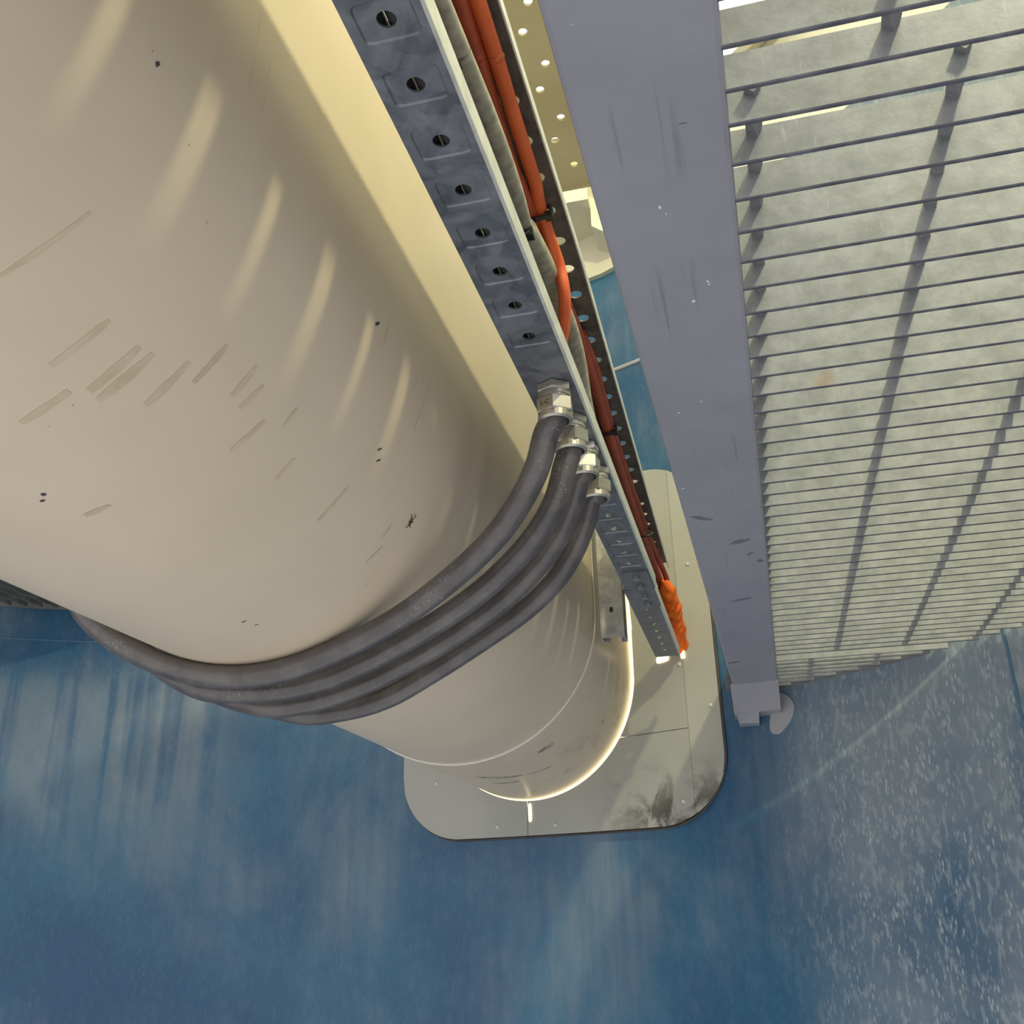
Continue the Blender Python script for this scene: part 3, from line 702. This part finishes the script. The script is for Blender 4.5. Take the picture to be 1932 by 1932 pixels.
# ------------------------------------------------------------------ walkway gratings
ZG, HB, TB = 0.4215, 0.0255, 0.0036
def bar_mesh(length, notch=False):
    b = MB(); c_ = 0.0007
    sec = [(-TB/2+c_, 0), (TB/2-c_, 0), (TB/2, c_), (TB/2, HB), (-TB/2, HB), (-TB/2, c_)]
    b.loft([[(x, y, z) for y, z in sec] for x in (0, length)], True, (True, True), smooth=False, flip=False)
    for i_ in (0, 1, 2, 5, 4): pass
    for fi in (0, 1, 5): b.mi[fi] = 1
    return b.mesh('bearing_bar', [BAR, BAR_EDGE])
def rod_mesh(length, n=None):
    b = MB(); seg = max(6, int(length/0.006)); rings = []; r = 0.0052
    for i in range(seg+1):
        y = length*i/seg; a0_ = i*0.30
        rings.append([(r*math.cos(a0_+PI/2*k), y, r*math.sin(a0_+PI/2*k)) for k in range(4)])
    b.loft(rings, True, (True, True), smooth=False, flip=True); return b.mesh('cross_rod', ROD)
def wall_limit(y):                       # right-hand reach of a bar under the curved wall
    d = WR**2-(y-WC[1])**2; return WC[0]+math.sqrt(max(0, d))-0.012
XEND = 0.80
def grating(y_list, rods, label, ya, yb, rod_cut=False):
    g = thing('grating_panel', label, 'grating', (0.4, (ya+yb)/2, ZG), 'walkway grating panels')
    cache = {}
    for y in y_list:
        x0 = br(y)-0.0008; L = min(XEND, wall_limit(y))-x0
        if L < 0.02: continue
        key = round(L, 2) if L < XEND-0.06 else 1
        if key not in cache: cache[key] = bar_mesh(L)
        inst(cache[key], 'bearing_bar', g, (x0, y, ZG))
    rc = {}
    for x in rods:
        e = yb
        if rod_cut: e = min(yb, wall_y(x, 0.02))
        L = e-ya
        if L < 0.02 or x > XEND: continue
        k = round(L, 2)
        if k not in rc: rc[k] = rod_mesh(L)
        inst(rc[k], 'cross_rod', g, (x, ya, ZG+HB-0.0035))
    return g
PG = 0.0342
y1 = [0.4395-PG*0.92*k for k in range(0, 16)]
y2 = [0.4665+0.03412*k for k in range(42)]
y2 = [y for y in y2 if y < 1.862]
y3 = [1.8805+0.0335*k for k in range(12)]
grating(y1, [-0.0+0.110+0.119*k for k in range(0, 7)], 'nearest galvanised grating panel overhead, with bright gaps between its bars', y1[-1]-0.01, y1[0]+0.004)
grating(y2, [0.0355+0.1155*k for k in range(0, 8)], 'long middle galvanised grating panel beside the purple grey beam', y2[0]-0.006, y2[-1]+0.006)
grating(y3, [0.108+0.119*k for k in range(0, 6)], 'farthest short grating panel cut to fit the curved blue wall', y3[0]-0.006, 2.25, True)
# banding strip along the cut end of the far panel, following the wall
b = MB(); xs = [0.045+(0.40-0.045)*k/24 for k in range(25)]
xs = [x for x in xs if wall_y(x, 0.016) > 1.885]
lo = [(x, wall_y(x, 0.016), ZG-0.001) for x in xs]; hi = [(x, wall_y(x, 0.016), ZG+HB) for x in xs]
lo2 = [(x, wall_y(x, 0.012), ZG-0.001) for x in xs]; hi2 = [(x, wall_y(x, 0.012), ZG+HB) for x in xs]
b.loft([lo, hi, hi2, lo2, lo], False, smooth=False)
gp = [o for o in COL.objects if o.name.startswith('grating_panel')][-1]
b.build('banding_strip', ROD, gp)

# left walkway grating, far side of the duct
g = thing('grating_panel', 'dark grating panel of the left walkway behind the duct', 'grating', (-2.0, 1.2, 0.8), 'walkway grating panels')
cache = {}
for k in range(22):
    x = -1.62-0.034*k
    yl = wall_y(x, 0.03) if abs(x-WC[0]) < WR-0.1 else 1.0
    L = yl-0.9
    if L < 0.05: continue
    b = MB(); b.box((-0.0022, 0, 0), (0.0022, L, 0.030)); inst(b.mesh('bearing_bar', DARKBAR), 'bearing_bar', g, (x, 0.9, 0.80))
for y in [0.95+0.11*k for k in range(12)]:
    xa = max(WC[0]-math.sqrt(max(0.01, (WR-0.03)**2-(y-WC[1])**2)), -2.34)
    if -1.60-xa < 0.05: continue
    b = MB(); b.box((0, -0.003, 0), (-1.60-xa, 0.003, 0.006)); inst(b.mesh('cross_rod', DARKBAR), 'cross_rod', g, (xa, y, 0.824))
xs = [-1.604-0.03*k for k in range(22)]
b = MB(); b.loft([[(x, wall_y(x, o_), z_) for x in xs] for o_, z_ in ((0.030, 0.796), (0.030, 0.832), (0.024, 0.832), (0.024, 0.796), (0.030, 0.796))], False, smooth=False); b.build('banding_strip', DARKBAR, g)
b = MB(); b.box((-1.612, 0.9, 0.792), (-1.604, wall_y(-1.6, 0.03), 0.842)); b.build('edge_plate', DARKBAR, g)

# glowing disc added under the ceiling to brighten the gaps seen from below
lx, ly, lr = -0.35, 1.45, 0.72
lu = thing('added_glow_disc', 'large round glowing disc added under the ceiling to brighten the gaps of the grating', 'added light', (lx, ly, 2.08))
b = MB(); n_ = 64
b.loft([[(lx+r_*math.cos(2*PI*k/n_), ly+r_*math.sin(2*PI*k/n_), z_) for k in range(n_)] for r_, z_ in ((lr, 2.08), (lr+0.015, 2.05), (lr+0.015, 2.03), (lr-0.01, 2.028))], True, (True, False), smooth=False); b.build('disc_rim', CREAM, lu)
b = MB(); b.loft([[(lx+r_*math.cos(2*PI*k/n_), ly+r_*math.sin(2*PI*k/n_), z_) for k in range(n_)] for r_, z_ in ((lr-0.01, 2.03), (lr-0.03, 2.024))], True, (True, True), smooth=False); b.build('glow_face', DISC_GLOW, lu)

# ------------------------------------------------------------------ things seen through the gap between tray and beam
ut = thing('perforated_tray', 'upper perforated tray, reflected yellow light in its colour, with two rows of holes, seen between tray and beam', 'tray', (-0.2, 0.6, 1.1))
b = MB(); ZU = 1.10
ph = 0.1045; row = {0: (-0.1925, 0.920), 1: (-0.2105, 0.964)}
for r_, (xc, yc) in row.items():
    x0, x1 = ((-0.2015, -0.13), (-0.29, -0.2015))[r_]
    ys = [-0.4]+[yc+(k+0.5)*ph for k in range(-13, 4) if -0.35 < yc+(k+0.5)*ph < 1.27]+[1.285]
    for a_, c_ in zip(ys[:-1], ys[1:]):
        full = abs((c_-a_)-ph) < 0.003
        cell(b, a_, c_, x0, x1, ZU, 0.0062, 0.0062, False, full, 0.004, hc=xc)
b.build('perforated_plate', OLIVE, ut)
b = MB(); b.box((-0.29, -0.4, ZU+0.004), (-0.286, 1.285, ZU+0.06)); b.box((-0.134, -0.4, ZU+0.004), (-0.13, 1.285, ZU+0.06)); b.build('side_flange', OLIVE, ut)
b = MB(); b.box((-0.31, 1.283, ZU-0.004), (-0.11, 1.287, ZU+0.05)); b.build('end_plate', OLIVE, ut)

uc = thing('upper_wall_collar', 'pale cream collar plate with bracket high on the blue wall, seen between tray and beam', 'collar', (-0.33, 2.33, 1.9))
b = MB()
outl = [(-0.52, 2.3), (-0.52, 1.80), (-0.50, 1.73), (-0.45, 1.682), (-0.38, 1.668), (-0.30, 1.664), (-0.22, 1.672), (-0.17, 1.70), (-0.15, 1.76), (-0.15, 2.3)]
fr = [(x, wall_y(x, 0.016), z) for x, z in outl]; bk = [(x, wall_y(x, -0.001), z) for x, z in outl]
b.loft([bk, fr], True, (False, True), smooth=False, flip=False); b.build('collar_plate', CREAM, uc)
b = MB(); b.box((-0.42, 2.16, 1.80), (-0.305, 2.36, 1.93)); b.build('bracket_box', CREAM, uc)
b = MB(); b.hexa([(-0.305, 2.20, 1.74), (-0.255, 2.20, 1.70), (-0.255, 2.35, 1.70), (-0.305, 2.35, 1.74), (-0.305, 2.20, 1.84), (-0.255, 2.20, 1.80), (-0.255, 2.35, 1.80), (-0.305, 2.35, 1.84)]); b.build('bracket_foot', CREAM, uc)

def nest(child, part):                   # part of a part
    child.location = child.location - part.location; child.parent = part
def kid(root, pre): return [o for o in root.children if o.name.split('.')[0] == pre]
for o in list(COL.objects):
    k_ = o.name.split('.')[0]
    for pre, sub in {'cable_gland': ('compression_nut', ['stamped_letters']), 'cable_tie': ('strap', ['head', 'tail']), 'cable_tray': ('joint_plate', ['bolt']),
                     'strut_channel': ('channel', ['bolt_hole']), 'steel_beam': ('wall_seat', ['seat_bolt', 'seat_plate'])}.items():
        if k_ == pre and o.parent is None:
            host = kid(o, sub[0])[0]
            for q in sub[1]:
                for c_ in kid(o, q): nest(c_, host)
for o in COL.objects:
    if 'abs' in o: del o['abs']
